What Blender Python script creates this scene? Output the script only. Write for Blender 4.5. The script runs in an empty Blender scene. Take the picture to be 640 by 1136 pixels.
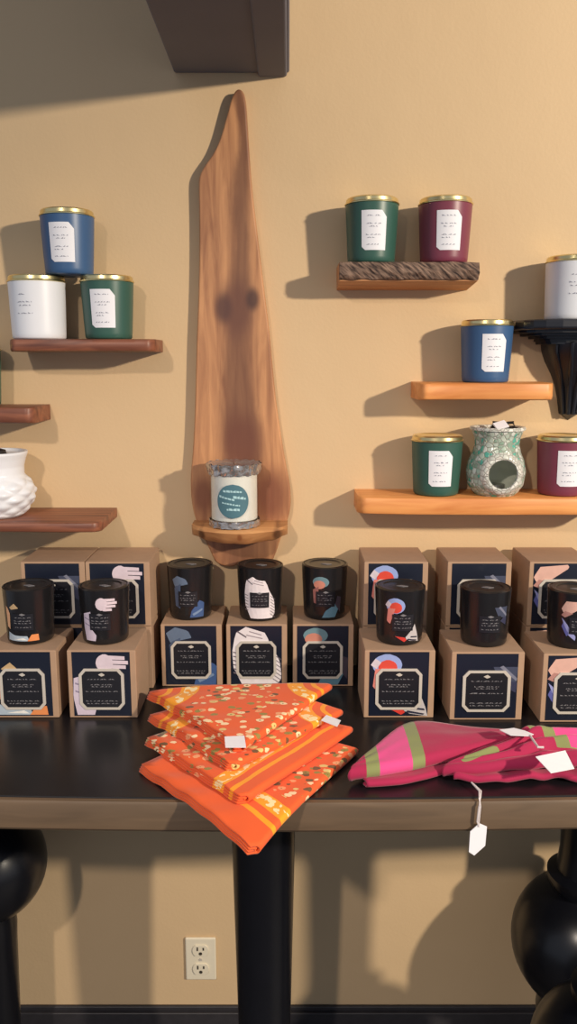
import bpy, bmesh, math, random
from mathutils import Vector, noise
random.seed(7)
PI = math.pi
scn = bpy.context.scene
COL = scn.collection

# ------------------------------------------------------------------ frame of reference
EYE = 1.38          # camera height
CD = 1.45           # camera distance from the wall (wall plane is y = 0)
F = 900.0
PITCH = math.radians(10.6)
TT = EYE - 0.56     # table top height

def at(px, py, w):
    """world point seen at photo pixel (px,py) lying w metres in front of the wall"""
    u, v = (px - 320) / F, (568 - py) / F
    dy = math.cos(PITCH) + v * math.sin(PITCH)
    dz = -math.sin(PITCH) + v * math.cos(PITCH)
    s = (CD - w) / dy
    return Vector((u * s, -w, EYE + dz * s))

def on_table(px, py, h=0.0):
    u, v = (px - 320) / F, (568 - py) / F
    dy = math.cos(PITCH) + v * math.sin(PITCH)
    dz = -math.sin(PITCH) + v * math.cos(PITCH)
    s = (TT + h - EYE) / dz
    return Vector((u * s, -CD + dy * s, TT + h))

# ------------------------------------------------------------------ materials
def lin(c):
    out = []
    for x in c[:3]:
        x /= 255.0
        out.append(x / 12.92 if x <= 0.04045 else ((x + 0.055) / 1.055) ** 2.4)
    return (*out, 1.0)

def newmat(name):
    m = bpy.data.materials.new(name); m.use_nodes = True
    nt = m.node_tree
    return m, nt, nt.nodes['Principled BSDF']

def N(nt, typ, **kw):
    n = nt.nodes.new(typ)
    for k, v in kw.items():
        if k.startswith('i_'):
            key = k[2:]
            key = int(key) if key.isdigit() else key
            n.inputs[key].default_value = v
        else:
            setattr(n, k, v)
    return n

def mat(name, c, rough=0.5, metal=0.0, var=0.06, scale=40.0, bump=0.0, coat=0.0, spec=0.5):
    """plain procedural material with a little colour variation from noise"""
    m, nt, b = newmat(name)
    tc = N(nt, 'ShaderNodeTexCoord')
    nz = N(nt, 'ShaderNodeTexNoise'); nz.inputs['Scale'].default_value = scale; nz.inputs['Detail'].default_value = 4
    nt.links.new(tc.outputs['Object'], nz.inputs['Vector'])
    mx = N(nt, 'ShaderNodeMix', data_type='RGBA')
    l = lin(c)
    mx.inputs[6].default_value = (*[x * (1 - var) for x in l[:3]], 1)
    mx.inputs[7].default_value = (*[min(1, x * (1 + var)) for x in l[:3]], 1)
    nt.links.new(nz.outputs['Fac'], mx.inputs[0])
    nt.links.new(mx.outputs[2], b.inputs['Base Color'])
    b.inputs['Roughness'].default_value = rough
    b.inputs['Metallic'].default_value = metal
    b.inputs['Specular IOR Level'].default_value = spec
    if coat: b.inputs['Coat Weight'].default_value = coat
    if bump:
        bp = N(nt, 'ShaderNodeBump'); bp.inputs['Strength'].default_value = bump; bp.inputs['Distance'].default_value = 0.002
        nt.links.new(nz.outputs['Fac'], bp.inputs['Height']); nt.links.new(bp.outputs['Normal'], b.inputs['Normal'])
    return m

def wood(name, c_light, c_dark, axis='X', rough=0.5, scale=14.0, knot=None, heart=None):
    """grain stretched along one axis; optional dark heartwood streak (heart=(colour, half width)) and knots"""
    m, nt, b = newmat(name)
    L = nt.links.new
    tc = N(nt, 'ShaderNodeTexCoord')
    mp = N(nt, 'ShaderNodeMapping')
    s = [scale] * 3; s['XYZ'.index(axis)] = scale * 0.1
    mp.inputs['Scale'].default_value = s
    L(tc.outputs['Object'], mp.inputs['Vector'])
    nz = N(nt, 'ShaderNodeTexNoise'); nz.inputs['Scale'].default_value = 4; nz.inputs['Detail'].default_value = 7; nz.inputs['Distortion'].default_value = 0.8
    L(mp.outputs[0], nz.inputs['Vector'])
    rp = N(nt, 'ShaderNodeValToRGB')
    rp.color_ramp.elements[0].position = 0.3; rp.color_ramp.elements[0].color = lin(c_dark)
    rp.color_ramp.elements[1].position = 0.68; rp.color_ramp.elements[1].color = lin(c_light)
    L(nz.outputs['Fac'], rp.inputs[0])
    out = rp.outputs[0]
    if heart:
        col, hw = heart
        sx = N(nt, 'ShaderNodeSeparateXYZ'); L(tc.outputs['Object'], sx.inputs[0])
        n2 = N(nt, 'ShaderNodeTexNoise'); n2.inputs['Scale'].default_value = 9; n2.inputs['Detail'].default_value = 6
        mp2 = N(nt, 'ShaderNodeMapping'); mp2.inputs['Scale'].default_value = (1.5, 1, 0.5)
        L(tc.outputs['Object'], mp2.inputs[0]); L(mp2.outputs[0], n2.inputs['Vector'])
        a1 = N(nt, 'ShaderNodeMath', operation='MULTIPLY_ADD', i_1=0.07, i_2=-0.035); L(n2.outputs['Fac'], a1.inputs[0])
        a2 = N(nt, 'ShaderNodeMath', operation='ADD'); L(sx.outputs[0], a2.inputs[0]); L(a1.outputs[0], a2.inputs[1])
        a3 = N(nt, 'ShaderNodeMath', operation='ABSOLUTE'); L(a2.outputs[0], a3.inputs[0])
        # heart widens downwards
        w1 = N(nt, 'ShaderNodeMapRange'); w1.inputs['From Min'].default_value = 0.4; w1.inputs['From Max'].default_value = -0.4
        w1.inputs['To Min'].default_value = hw * 0.35; w1.inputs['To Max'].default_value = hw * 1.7
        L(sx.outputs[2], w1.inputs['Value'])
        d = N(nt, 'ShaderNodeMath', operation='DIVIDE'); L(a3.outputs[0], d.inputs[0]); L(w1.outputs[0], d.inputs[1])
        rr = N(nt, 'ShaderNodeMapRange', interpolation_type='SMOOTHSTEP'); rr.inputs['From Min'].default_value = 0.2; rr.inputs['From Max'].default_value = 1.25
        rr.inputs['To Min'].default_value = 0.75; rr.inputs['To Max'].default_value = 0
        L(d.outputs[0], rr.inputs['Value'])
        mx = N(nt, 'ShaderNodeMix', data_type='RGBA'); L(rr.outputs[0], mx.inputs[0]); L(out, mx.inputs[6]); mx.inputs[7].default_value = lin(col)
        out = mx.outputs[2]
    for (kx, ky, kz, kr, kc) in (knot or []):
        sb = N(nt, 'ShaderNodeVectorMath', operation='SUBTRACT'); L(tc.outputs['Object'], sb.inputs[0]); sb.inputs[1].default_value = (kx, ky, kz)
        sc2 = N(nt, 'ShaderNodeVectorMath', operation='MULTIPLY'); L(sb.outputs[0], sc2.inputs[0]); sc2.inputs[1].default_value = (1, 0, 0.62)
        ln = N(nt, 'ShaderNodeVectorMath', operation='LENGTH'); L(sc2.outputs[0], ln.inputs[0])
        rr = N(nt, 'ShaderNodeMapRange', interpolation_type='SMOOTHSTEP'); rr.inputs['From Min'].default_value = kr * 0.3; rr.inputs['From Max'].default_value = kr
        rr.inputs['To Min'].default_value = 0.85; rr.inputs['To Max'].default_value = 0
        L(ln.outputs['Value'], rr.inputs['Value'])
        mx = N(nt, 'ShaderNodeMix', data_type='RGBA'); L(rr.outputs[0], mx.inputs[0]); L(out, mx.inputs[6]); mx.inputs[7].default_value = lin(kc)
        out = mx.outputs[2]
    L(out, b.inputs['Base Color'])
    b.inputs['Roughness'].default_value = rough
    bp = N(nt, 'ShaderNodeBump'); bp.inputs['Strength'].default_value = 0.15; bp.inputs['Distance'].default_value = 0.002
    L(nz.outputs['Fac'], bp.inputs['Height']); L(bp.outputs['Normal'], b.inputs['Normal'])
    return m

def wall_mat():
    m, nt, b = newmat('painted_plaster'); L = nt.links.new
    tc = N(nt, 'ShaderNodeTexCoord')
    n1 = N(nt, 'ShaderNodeTexNoise'); n1.inputs['Scale'].default_value = 2.2; n1.inputs['Detail'].default_value = 3
    n2 = N(nt, 'ShaderNodeTexNoise'); n2.inputs['Scale'].default_value = 160; n2.inputs['Detail'].default_value = 3
    n3 = N(nt, 'ShaderNodeTexNoise'); n3.inputs['Scale'].default_value = 9; n3.inputs['Detail'].default_value = 2
    for n in (n1, n2, n3): L(tc.outputs['Object'], n.inputs['Vector'])
    mx = N(nt, 'ShaderNodeMix', data_type='RGBA')
    mx.inputs[6].default_value = lin((206, 177, 138)); mx.inputs[7].default_value = lin((213, 184, 145))
    L(n1.outputs['Fac'], mx.inputs[0]); L(mx.outputs[2], b.inputs['Base Color'])
    b.inputs['Roughness'].default_value = 0.62
    b.inputs['Specular IOR Level'].default_value = 0.3
    ad = N(nt, 'ShaderNodeMath', operation='MULTIPLY_ADD', i_1=6.0); L(n3.outputs['Fac'], ad.inputs[0]); L(n2.outputs['Fac'], ad.inputs[2])
    bp = N(nt, 'ShaderNodeBump'); bp.inputs['Strength'].default_value = 0.25; bp.inputs['Distance'].default_value = 0.0012
    L(ad.outputs[0], bp.inputs['Height']); L(bp.outputs['Normal'], b.inputs['Normal'])
    return m

def bark_mat():
    m, nt, b = newmat('rough_bark'); L = nt.links.new
    tc = N(nt, 'ShaderNodeTexCoord')
    mr_ = N(nt, 'ShaderNodeMapping'); mr_.inputs['Rotation'].default_value = (0, math.radians(-38), 0)
    mp = N(nt, 'ShaderNodeMapping'); mp.inputs['Scale'].default_value = (45, 45, 260)
    n = N(nt, 'ShaderNodeTexNoise'); n.inputs['Scale'].default_value = 1; n.inputs['Detail'].default_value = 6
    L(tc.outputs['Object'], mr_.inputs[0]); L(mr_.outputs[0], mp.inputs[0]); L(mp.outputs[0], n.inputs['Vector'])
    rp = N(nt, 'ShaderNodeValToRGB')
    rp.color_ramp.elements[0].position = 0.36; rp.color_ramp.elements[0].color = lin((52, 38, 34))
    rp.color_ramp.elements[1].position = 0.66; rp.color_ramp.elements[1].color = lin((150, 122, 104))
    L(n.outputs['Fac'], rp.inputs[0]); L(rp.outputs[0], b.inputs['Base Color'])
    b.inputs['Roughness'].default_value = 0.85
    bp = N(nt, 'ShaderNodeBump'); bp.inputs['Strength'].default_value = 0.8; bp.inputs['Distance'].default_value = 0.004
    L(n.outputs['Fac'], bp.inputs['Height']); L(bp.outputs['Normal'], b.inputs['Normal'])
    return m

def napkin_mat():
    """orange printed cotton; UV.x = metres from the bordered edge"""
    m, nt, b = newmat('orange_printed_cotton'); L = nt.links.new
    uv = N(nt, 'ShaderNodeUVMap'); uv.uv_map = 'UVMap'
    sx = N(nt, 'ShaderNodeSeparateXYZ'); L(uv.outputs[0], sx.inputs[0])
    tc = N(nt, 'ShaderNodeTexCoord')
    wob = N(nt, 'ShaderNodeTexNoise'); wob.inputs['Scale'].default_value = 30; L(tc.outputs['Object'], wob.inputs['Vector'])
    ad = N(nt, 'ShaderNodeMath', operation='MULTIPLY_ADD', i_1=0.004); L(wob.outputs['Fac'], ad.inputs[0]); L(sx.outputs[0], ad.inputs[2])
    sc_ = N(nt, 'ShaderNodeMath', operation='MULTIPLY', i_1=5.0); L(ad.outputs[0], sc_.inputs[0])
    rp = N(nt, 'ShaderNodeValToRGB'); cr = rp.color_ramp; cr.interpolation = 'CONSTANT'
    orange, yel = lin((232, 92, 34)), lin((250, 160, 20))
    cr.elements[0].position = 0; cr.elements[0].color = orange
    cr.elements[1].position = 0.235; cr.elements[1].color = yel
    for p, c in ((0.27, orange), (0.325, yel), (0.44, orange)):
        e = cr.elements.new(p); e.color = c
    L(sc_.outputs[0], rp.inputs[0])
    # white scrolls in the yellow band
    sw = N(nt, 'ShaderNodeTexNoise'); sw.inputs['Scale'].default_value = 95; sw.inputs['Detail'].default_value = 2; L(tc.outputs['Object'], sw.inputs['Vector'])
    swr = N(nt, 'ShaderNodeMath', operation='GREATER_THAN', i_1=0.54); L(sw.outputs['Fac'], swr.inputs[0])
    g1 = N(nt, 'ShaderNodeMath', operation='GREATER_THAN', i_1=0.35); L(sc_.outputs[0], g1.inputs[0])
    g2 = N(nt, 'ShaderNodeMath', operation='LESS_THAN', i_1=0.43); L(sc_.outputs[0], g2.inputs[0])
    g = N(nt, 'ShaderNodeMath', operation='MULTIPLY'); L(g1.outputs[0], g.inputs[0]); L(g2.outputs[0], g.inputs[1])
    g3 = N(nt, 'ShaderNodeMath', operation='MULTIPLY'); L(g.outputs[0], g3.inputs[0]); L(swr.outputs[0], g3.inputs[1])
    m1 = N(nt, 'ShaderNodeMix', data_type='RGBA'); L(g3.outputs[0], m1.inputs[0]); L(rp.outputs[0], m1.inputs[6]); m1.inputs[7].default_value = lin((250, 225, 170))
    # flowers in the field
    vo = N(nt, 'ShaderNodeTexVoronoi'); vo.inputs['Scale'].default_value = 92; vo.inputs['Randomness'].default_value = 1
    mp = N(nt, 'ShaderNodeMapping'); mp.inputs['Scale'].default_value = (0.75, 1.0, 1); mp.inputs['Rotation'].default_value = (0, 0, 0.6)
    L(tc.outputs['Object'], mp.inputs[0]); L(mp.outputs[0], vo.inputs['Vector'])
    pet = N(nt, 'ShaderNodeTexNoise'); pet.inputs['Scale'].default_value = 130; L(tc.outputs['Object'], pet.inputs['Vector'])
    pd = N(nt, 'ShaderNodeMath', operation='MULTIPLY_ADD', i_1=0.5); L(pet.outputs['Fac'], pd.inputs[0]); L(vo.outputs['Distance'], pd.inputs[2])
    near = N(nt, 'ShaderNodeMath', operation='LESS_THAN', i_1=0.66); L(pd.outputs[0], near.inputs[0])
    core = N(nt, 'ShaderNodeMath', operation='LESS_THAN', i_1=0.34); L(pd.outputs[0], core.inputs[0])
    sr = N(nt, 'ShaderNodeSeparateColor'); L(vo.outputs['Color'], sr.inputs[0])
    fr = N(nt, 'ShaderNodeValToRGB'); fc = fr.color_ramp; fc.interpolation = 'CONSTANT'
    fc.elements[0].position = 0; fc.elements[0].color = lin((245, 215, 170))
    fc.elements[1].position = 0.30; fc.elements[1].color = lin((150, 130, 60))
    for p, c in ((0.48, (238, 160, 110)), (0.66, (110, 76, 40)), (0.76, (226, 196, 120)), (0.9, (232, 92, 34))):
        e = fc.elements.new(p); e.color = lin(c)
    L(sr.outputs[0], fr.inputs[0])
    cm = N(nt, 'ShaderNodeMix', data_type='RGBA'); L(core.outputs[0], cm.inputs[0]); L(fr.outputs[0], cm.inputs[6]); cm.inputs[7].default_value = lin((120, 84, 44))
    fld = N(nt, 'ShaderNodeMath', operation='GREATER_THAN', i_1=0.50); L(sc_.outputs[0], fld.inputs[0])
    fm = N(nt, 'ShaderNodeMath', operation='MULTIPLY'); L(fld.outputs[0], fm.inputs[0]); L(near.outputs[0], fm.inputs[1])
    m2 = N(nt, 'ShaderNodeMix', data_type='RGBA'); L(fm.outputs[0], m2.inputs[0]); L(m1.outputs[2], m2.inputs[6]); L(cm.outputs[2], m2.inputs[7])
    L(m2.outputs[2], b.inputs['Base Color'])
    b.inputs['Roughness'].default_value = 0.8; b.inputs['Sheen Weight'].default_value = 0.15
    return m

def stripe_mat():
    """magenta cotton with woven pink and green stripes; UV.x = metres along the cloth"""
    m, nt, b = newmat('magenta_striped_cotton'); L = nt.links.new
    uv = N(nt, 'ShaderNodeUVMap'); uv.uv_map = 'UVMap'
    sx = N(nt, 'ShaderNodeSeparateXYZ'); L(uv.outputs[0], sx.inputs[0])
    s = N(nt, 'ShaderNodeMath', operation='MULTIPLY', i_1=5.0); L(sx.outputs[0], s.inputs[0])
    rp = N(nt, 'ShaderNodeValToRGB'); cr = rp.color_ramp; cr.interpolation = 'CONSTANT'
    mag, grn, pnk = lin((166, 22, 72)), lin((132, 138, 84)), lin((218, 72, 136))
    cr.elements[0].position = 0; cr.elements[0].color = mag
    cr.elements[1].position = 0.10; cr.elements[1].color = grn
    for p, c in ((0.19, pnk), (0.42, grn), (0.51, mag)):
        e = cr.elements.new(p); e.color = c
    L(s.outputs[0], rp.inputs[0])
    L(rp.outputs[0], b.inputs['Base Color'])
    tc = N(nt, 'ShaderNodeTexCoord')
    nz = N(nt, 'ShaderNodeTexNoise'); nz.inputs['Scale'].default_value = 700; L(tc.outputs['Object'], nz.inputs['Vector'])
    bp = N(nt, 'ShaderNodeBump'); bp.inputs['Strength'].default_value = 0.2; bp.inputs['Distance'].default_value = 0.001
    L(nz.outputs['Fac'], bp.inputs['Height']); L(bp.outputs['Normal'], b.inputs['Normal'])
    b.inputs['Roughness'].default_value = 0.85; b.inputs['Sheen Weight'].default_value = 0.2
    return m

def mosaic_mat(name, cols, scale, grout):
    m, nt, b = newmat(name); L = nt.links.new
    tc = N(nt, 'ShaderNodeTexCoord')
    vo = N(nt, 'ShaderNodeTexVoronoi'); vo.inputs['Scale'].default_value = scale
    ve = N(nt, 'ShaderNodeTexVoronoi', feature='DISTANCE_TO_EDGE'); ve.inputs['Scale'].default_value = scale
    L(tc.outputs['Object'], vo.inputs['Vector']); L(tc.outputs['Object'], ve.inputs['Vector'])
    sr = N(nt, 'ShaderNodeSeparateColor'); L(vo.outputs['Color'], sr.inputs[0])
    rp = N(nt, 'ShaderNodeValToRGB'); rp.color_ramp.interpolation = 'CONSTANT'
    n = len(cols)
    for i, c in enumerate(cols):
        e = rp.color_ramp.elements[i] if i < 2 else rp.color_ramp.elements.new(i / n)
        e.position = i / n; e.color = lin(c)
    L(sr.outputs[0], rp.inputs[0])
    lt = N(nt, 'ShaderNodeMath', operation='LESS_THAN', i_1=0.07); L(ve.outputs['Distance'], lt.inputs[0])
    mx = N(nt, 'ShaderNodeMix', data_type='RGBA'); L(lt.outputs[0], mx.inputs[0]); L(rp.outputs[0], mx.inputs[6]); mx.inputs[7].default_value = lin(grout)
    L(mx.outputs[2], b.inputs['Base Color'])
    b.inputs['Roughness'].default_value = 0.25; b.inputs['Transmission Weight'].default_value = 0.12
    mr = N(nt, 'ShaderNodeMapRange'); mr.inputs['From Max'].default_value = 0.12; L(ve.outputs['Distance'], mr.inputs['Value'])
    bp = N(nt, 'ShaderNodeBump'); bp.inputs['Strength'].default_value = 0.6; bp.inputs['Distance'].default_value = 0.002
    L(mr.outputs[0], bp.inputs['Height']); L(bp.outputs['Normal'], b.inputs['Normal'])
    return m

def glass_mat(name, c, rough=0.05):
    m, nt, b = newmat(name)
    nz = N(nt, 'ShaderNodeTexNoise'); nz.inputs['Scale'].default_value = 90
    tc = N(nt, 'ShaderNodeTexCoord'); nt.links.new(tc.outputs['Object'], nz.inputs['Vector'])
    bp = N(nt, 'ShaderNodeBump'); bp.inputs['Strength'].default_value = 0.1
    nt.links.new(nz.outputs['Fac'], bp.inputs['Height']); 
    # thin glass: mostly see-through with a fresnel reflection
    tr = N(nt, 'ShaderNodeBsdfTransparent'); tr.inputs[0].default_value = lin(c)
    gl = N(nt, 'ShaderNodeBsdfGlossy'); gl.inputs['Roughness'].default_value = rough
    fr = N(nt, 'ShaderNodeLayerWeight'); fr.inputs[0].default_value = 0.12; pw = N(nt, 'ShaderNodeMath', operation='MULTIPLY_ADD', i_1=0.45, i_2=0.03)
    nt.links.new(bp.outputs['Normal'], gl.inputs['Normal']); nt.links.new(fr.outputs['Facing'], pw.inputs[0])
    ms = N(nt, 'ShaderNodeMixShader'); nt.links.new(pw.outputs[0], ms.inputs[0]); nt.links.new(tr.outputs[0], ms.inputs[1]); nt.links.new(gl.outputs[0], ms.inputs[2])
    nt.links.new(ms.outputs[0], nt.nodes['Material Output'].inputs[0])
    return m

M = {}
M['wall'] = wall_mat()
M['floor'] = mat('dark_floor', (58, 54, 54), 0.6, var=0.25, scale=25)
M['baseboard'] = mat('dark_baseboard', (48, 46, 50), 0.5, var=0.3, scale=60)
M['beam'] = mat('charcoal_beam_paint', (100, 101, 112), 0.7, var=0.08, scale=12)
M['table'] = mat('black_lacquer', (22, 21, 24), 0.3, var=0.1, scale=20)
M['leg'] = mat('black_leg_paint', (15, 16, 22), 0.28, var=0.15, scale=30)
M['table_edge'] = wood('brown_table_edge', (106, 86, 66), (90, 73, 56), 'X', 0.5)
M['kraft'] = mat('kraft_card', (172, 140, 114), 0.8, var=0.10, scale=55)
M['label_navy'] = mat('navy_black_print', (15, 22, 40), 0.4, var=0.1)
M['ink'] = mat('dark_panel_ink', (22, 22, 30), 0.45)
M['silver'] = mat('silver_foil', (204, 196, 186), 0.42, metal=0.15, var=0.05)
M['grey_text'] = mat('grey_text_ink', (120, 118, 122), 0.5)
M['faint_text'] = mat('pale_grey_text_ink', (150, 152, 165), 0.6)
M['white_paper'] = mat('white_label_paper', (232, 232, 238), 0.6, var=0.02)
M['black_glass'] = mat('black_candle_glass', (28, 27, 29), 0.24, var=0.1)
M['black_lid'] = mat('black_metal_lid', (40, 38, 38), 0.3, metal=0.3)
M['gold'] = mat('gold_metal', (232, 214, 158), 0.28, metal=1.0, var=0.04)
M['blue'] = mat('blue_candle_enamel', (56, 90, 132), 0.38, var=0.04)
M['green'] = mat('green_candle_enamel', (50, 88, 77), 0.38, var=0.04)
M['burgundy'] = mat('burgundy_candle_enamel', (122, 54, 72), 0.38, var=0.04)
M['white_enamel'] = mat('white_candle_enamel', (226, 228, 234), 0.38, var=0.02)
M['walnut'] = wood('walnut_board', (150, 92, 66), (94, 52, 40), 'X', 0.45)
M['honey'] = wood('honey_board', (236, 164, 96), (208, 130, 70), 'X', 0.45)
M['honey_cut'] = wood('cut_board_underside', (206, 148, 98), (176, 118, 74), 'X', 0.55)
M['bark'] = bark_mat()
M['bracket'] = mat('black_bracket_paint', (26, 28, 36), 0.35, var=0.15)
M['ivory'] = mat('ivory_plastic', (228, 218, 196), 0.4, var=0.02)
M['slot'] = mat('dark_slot', (60, 54, 46), 0.6)
M['napkin'] = napkin_mat()
M['stripe'] = stripe_mat()
M['tag'] = mat('white_tag_card', (236, 234, 240), 0.6, var=0.02)
M['string'] = mat('white_string', (214, 204, 204), 0.8, var=0.1, scale=300)
M['wax'] = mat('white_wax', (240, 232, 222), 0.5, var=0.02)
M['teal_label'] = mat('teal_label_paper', (74, 112, 124), 0.35, var=0.15, scale=30)
M['teal_pale'] = mat('pale_teal_lettering', (168, 206, 212), 0.4)
M['clear'] = glass_mat('clear_glass', (250, 252, 252), 0.03)
M['wrap'] = mat('crinkled_silver_wrap', (190, 184, 180), 0.16, metal=0.75, var=0.25, scale=120, bump=0.6)
M['mosaic'] = mosaic_mat('green_white_mosaic', [(204, 214, 200), (172, 192, 174), (222, 226, 218), (146, 172, 152), (194, 208, 194), (96, 180, 160)], 130, (176, 178, 166))
M['mosaic_white'] = mosaic_mat('white_mosaic', [(236, 234, 226), (214, 216, 206), (226, 222, 212)], 130, (196, 192, 182))
M['inside'] = mat('dull_green_interior', (214, 218, 204), 0.35, var=0.2)
M['ceramic'] = mat('white_ceramic', (228, 230, 236), 0.3, var=0.02)
M['black_cloth'] = mat('black_ribbon', (28, 26, 28), 0.5)
ART = {}
def art(c):
    k = tuple(c)
    if k not in ART: ART[k] = mat('print_ink_%02x%02x%02x' % k, c, 0.45, var=0.12, scale=120)
    return ART[k]

# ------------------------------------------------------------------ mesh helpers
class MB:
    def __init__(self): self.v, self.f, self.m, self.uv = [], [], [], []
    def add(self, verts, faces, m=0, uvs=None):
        o = len(self.v); self.v += [tuple(p) for p in verts]
        self.f += [tuple(i + o for i in f) for f in faces]
        self.m += [m] * len(faces)
        self.uv += list(uvs) if uvs else [(0, 0)] * len(verts)
    def box(self, x0, x1, y0, y1, z0, z1, m=0):
        self.add([(x0,y0,z0),(x1,y0,z0),(x1,y1,z0),(x0,y1,z0),(x0,y0,z1),(x1,y0,z1),(x1,y1,z1),(x0,y1,z1)],
                 [(0,3,2,1),(4,5,6,7),(0,1,5,4),(1,2,6,5),(2,3,7,6),(3,0,4,7)], m)
    def lathe(self, prof, seg=40, c=(0,0,0), m=0, close=False):
        vs, fs = [], []
        n = len(prof)
        for r, z in prof:
            for k in range(seg):
                a = 2*PI*k/seg; vs.append((c[0]+r*math.cos(a), c[1]+r*math.sin(a), c[2]+z))
        for i in range(n-1):
            for k in range(seg):
                a, b = i*seg+k, i*seg+(k+1)%seg
                fs.append((a, b, b+seg, a+seg))
        if prof[0][0] > 1e-5: fs.append(tuple(range(seg-1, -1, -1)))
        if prof[-1][0] > 1e-5: fs.append(tuple((n-1)*seg+k for k in range(seg)))
        self.add(vs, fs, m)
    def prism(self, poly, y0, y1, m=0):
        """poly in (x,z), extruded along y"""
        n = len(poly)
        vs = [(x, y0, z) for x, z in poly] + [(x, y1, z) for x, z in poly]
        fs = [tuple(range(n)), tuple(range(2*n-1, n-1, -1))] + [(i, n+i, n+(i+1)%n, (i+1)%n) for i in range(n)]
        self.add(vs, fs, m)
    def tube(self, pts, r, seg=6, m=0):
        vs, fs = [], []
        pts = [Vector(p) for p in pts]
        for i, p in enumerate(pts):
            t = (pts[min(i+1, len(pts)-1)] - pts[max(i-1, 0)]).normalized()
            a = t.cross(Vector((0.3, 0.2, 1)) if abs(t.z) < 0.9 else Vector((1, 0, 0))).normalized(); b = t.cross(a)
            for k in range(seg):
                q = 2*PI*k/seg; vs.append(p + a*math.cos(q)*r + b*math.sin(q)*r)
        for i in range(len(pts)-1):
            for k in range(seg):
                x, y = i*seg+k, i*seg+(k+1)%seg
                fs.append((x, y, y+seg, x+seg))
        fs.append(tuple(range(seg-1, -1, -1))); fs.append(tuple((len(pts)-1)*seg+k for k in range(seg)))
        self.add(vs, fs, m)
    def patch(self, poly, mp, m=0, rows=12, cols=8):
        """fill a (row-convex) polygon in (s,z) and map it on to a surface"""
        zs = [p[1] for p in poly]; z0, z1 = min(zs), max(zs)
        vs, fs = [], []
        for i in range(rows+1):
            z = z0 + (z1-z0)*(i/rows); zz = min(max(z, z0+1e-6), z1-1e-6)
            xs = []
            for j in range(len(poly)):
                (xa, za), (xb, zb) = poly[j], poly[(j+1) % len(poly)]
                if (za <= zz < zb) or (zb <= zz < za): xs.append(xa + (xb-xa)*(zz-za)/(zb-za))
            if not xs: xs = [poly[0][0]]
            a, b = min(xs), max(xs)
            for k in range(cols+1): vs.append(mp(a+(b-a)*k/cols, z))
        for i in range(rows):
            for k in range(cols):
                q = i*(cols+1)+k; fs.append((q, q+1, q+cols+2, q+cols+1))
        self.add(vs, fs, m)
    def build(self, name, mats, parent=None, smooth=False, bevel=0, angle=40, loc=None):
        me = bpy.data.meshes.new(name)
        me.from_pydata(self.v, [], self.f)
        if not isinstance(mats, (list, tuple)): mats = [mats]
        for m in mats: me.materials.append(m)
        for p, i in zip(me.polygons, self.m): p.material_index = i
        if any(u != (0, 0) for u in self.uv):
            ul = me.uv_layers.new(name='UVMap')
            for lp in me.loops: ul.data[lp.index].uv = self.uv[lp.vertex_index]
        bm = bmesh.new(); bm.from_mesh(me)
        bmesh.ops.recalc_face_normals(bm, faces=bm.faces)
        bm.to_mesh(me); bm.free()
        if smooth:
            for p in me.polygons: p.use_smooth = True
            if angle < 180: me.set_sharp_from_angle(angle=math.radians(angle))
        o = bpy.data.objects.new(name, me); COL.objects.link(o)
        if bevel:
            b = o.modifiers.new('Bevel', 'BEVEL'); b.width = bevel; b.segments = 3; b.limit_method = 'ANGLE'
        if parent: o.parent = parent
        if loc is not None: o.location = loc
        return o

def tag(o, label, cat, group=None):
    o['label'] = label; o['category'] = cat
    if group: o['group'] = group
    return o

def thing(name, loc, label, cat, group=None, rz=0):
    o = bpy.data.objects.new(name, None); COL.objects.link(o)
    o.empty_display_size = 0.05
    o.location = loc; o.rotation_euler = (0, 0, rz)
    return tag(o, label, cat, group)

def struct(o): o['kind'] = 'structure'; return o

# ------------------------------------------------------------------ the setting
WX0, WX1, WZ1 = -2.6, 2.6, 2.6
b = MB(); b.box(WX0, WX1, 0, 0.12, 0, WZ1); struct(b.build('wall_back', M['wall']))
b = MB(); b.box(WX0, WX1, -3.2, 0.12, -0.05, 0); struct(b.build('floor', M['floor']))
b = MB(); b.prism([(WX0, 0), (WX1, 0), (WX1, 0.072), (WX0, 0.072)], -0.014, 0); b.prism([(WX0, 0.072), (WX1, 0.072), (WX1, 0.082), (WX0, 0.082)], -0.008, 0)
struct(b.build('baseboard_back', M['baseboard'], bevel=0.002))
# boxed beam that comes out of the wall overhead
pL, pR = at(193, 79, 0.0), at(321, 84, 0.0)
zb = (pL.z + pR.z)/2
b = MB(); b.box(pL.x, pR.x, -0.62, 0, zb, WZ1); b.box(pR.x-0.052, pR.x-0.004, -0.62, 0, zb-0.006, zb+0.02)
struct(b.build('trim_1', M['beam'], bevel=0.004))

# ------------------------------------------------------------------ wall outlet
oc = at(223, 1062, 0.0)
t = thing('wall_outlet', (oc.x, 0, oc.z), 'ivory double wall outlet low on the tan wall, left of the thick centre table leg', 'outlet')
b = MB(); b.box(-0.031, 0.031, -0.006, 0, -0.048, 0.048); b.build('cover_plate', M['ivory'], t, bevel=0.003)
for s in (1, -1):
    b = MB()
    pts = []
    for k in range(28):
        a = 2*PI*k/28; pts.append((0.0165*math.cos(a), s*0.021 + max(-0.0125, min(0.0125, 0.0165*math.sin(a)))))
    b.prism(pts, -0.0085, -0.005)
    r = b.build('receptacle', M['ivory'], t, bevel=0.0008)
    b = MB()
    b.box(-0.0075, -0.0045, -0.0091, -0.008, s*0.021+0.0005, s*0.021+0.0085); b.box(0.0045, 0.0075, -0.0091, -0.008, s*0.021+0.0015, s*0.021+0.0075)
    b.prism([(0.0035*math.cos(q*PI/6), s*0.021-0.006+0.0035*math.sin(q*PI/6)) for q in range(12)], -0.0091, -0.008)
    b.build('slots', M['slot'], r)
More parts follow.
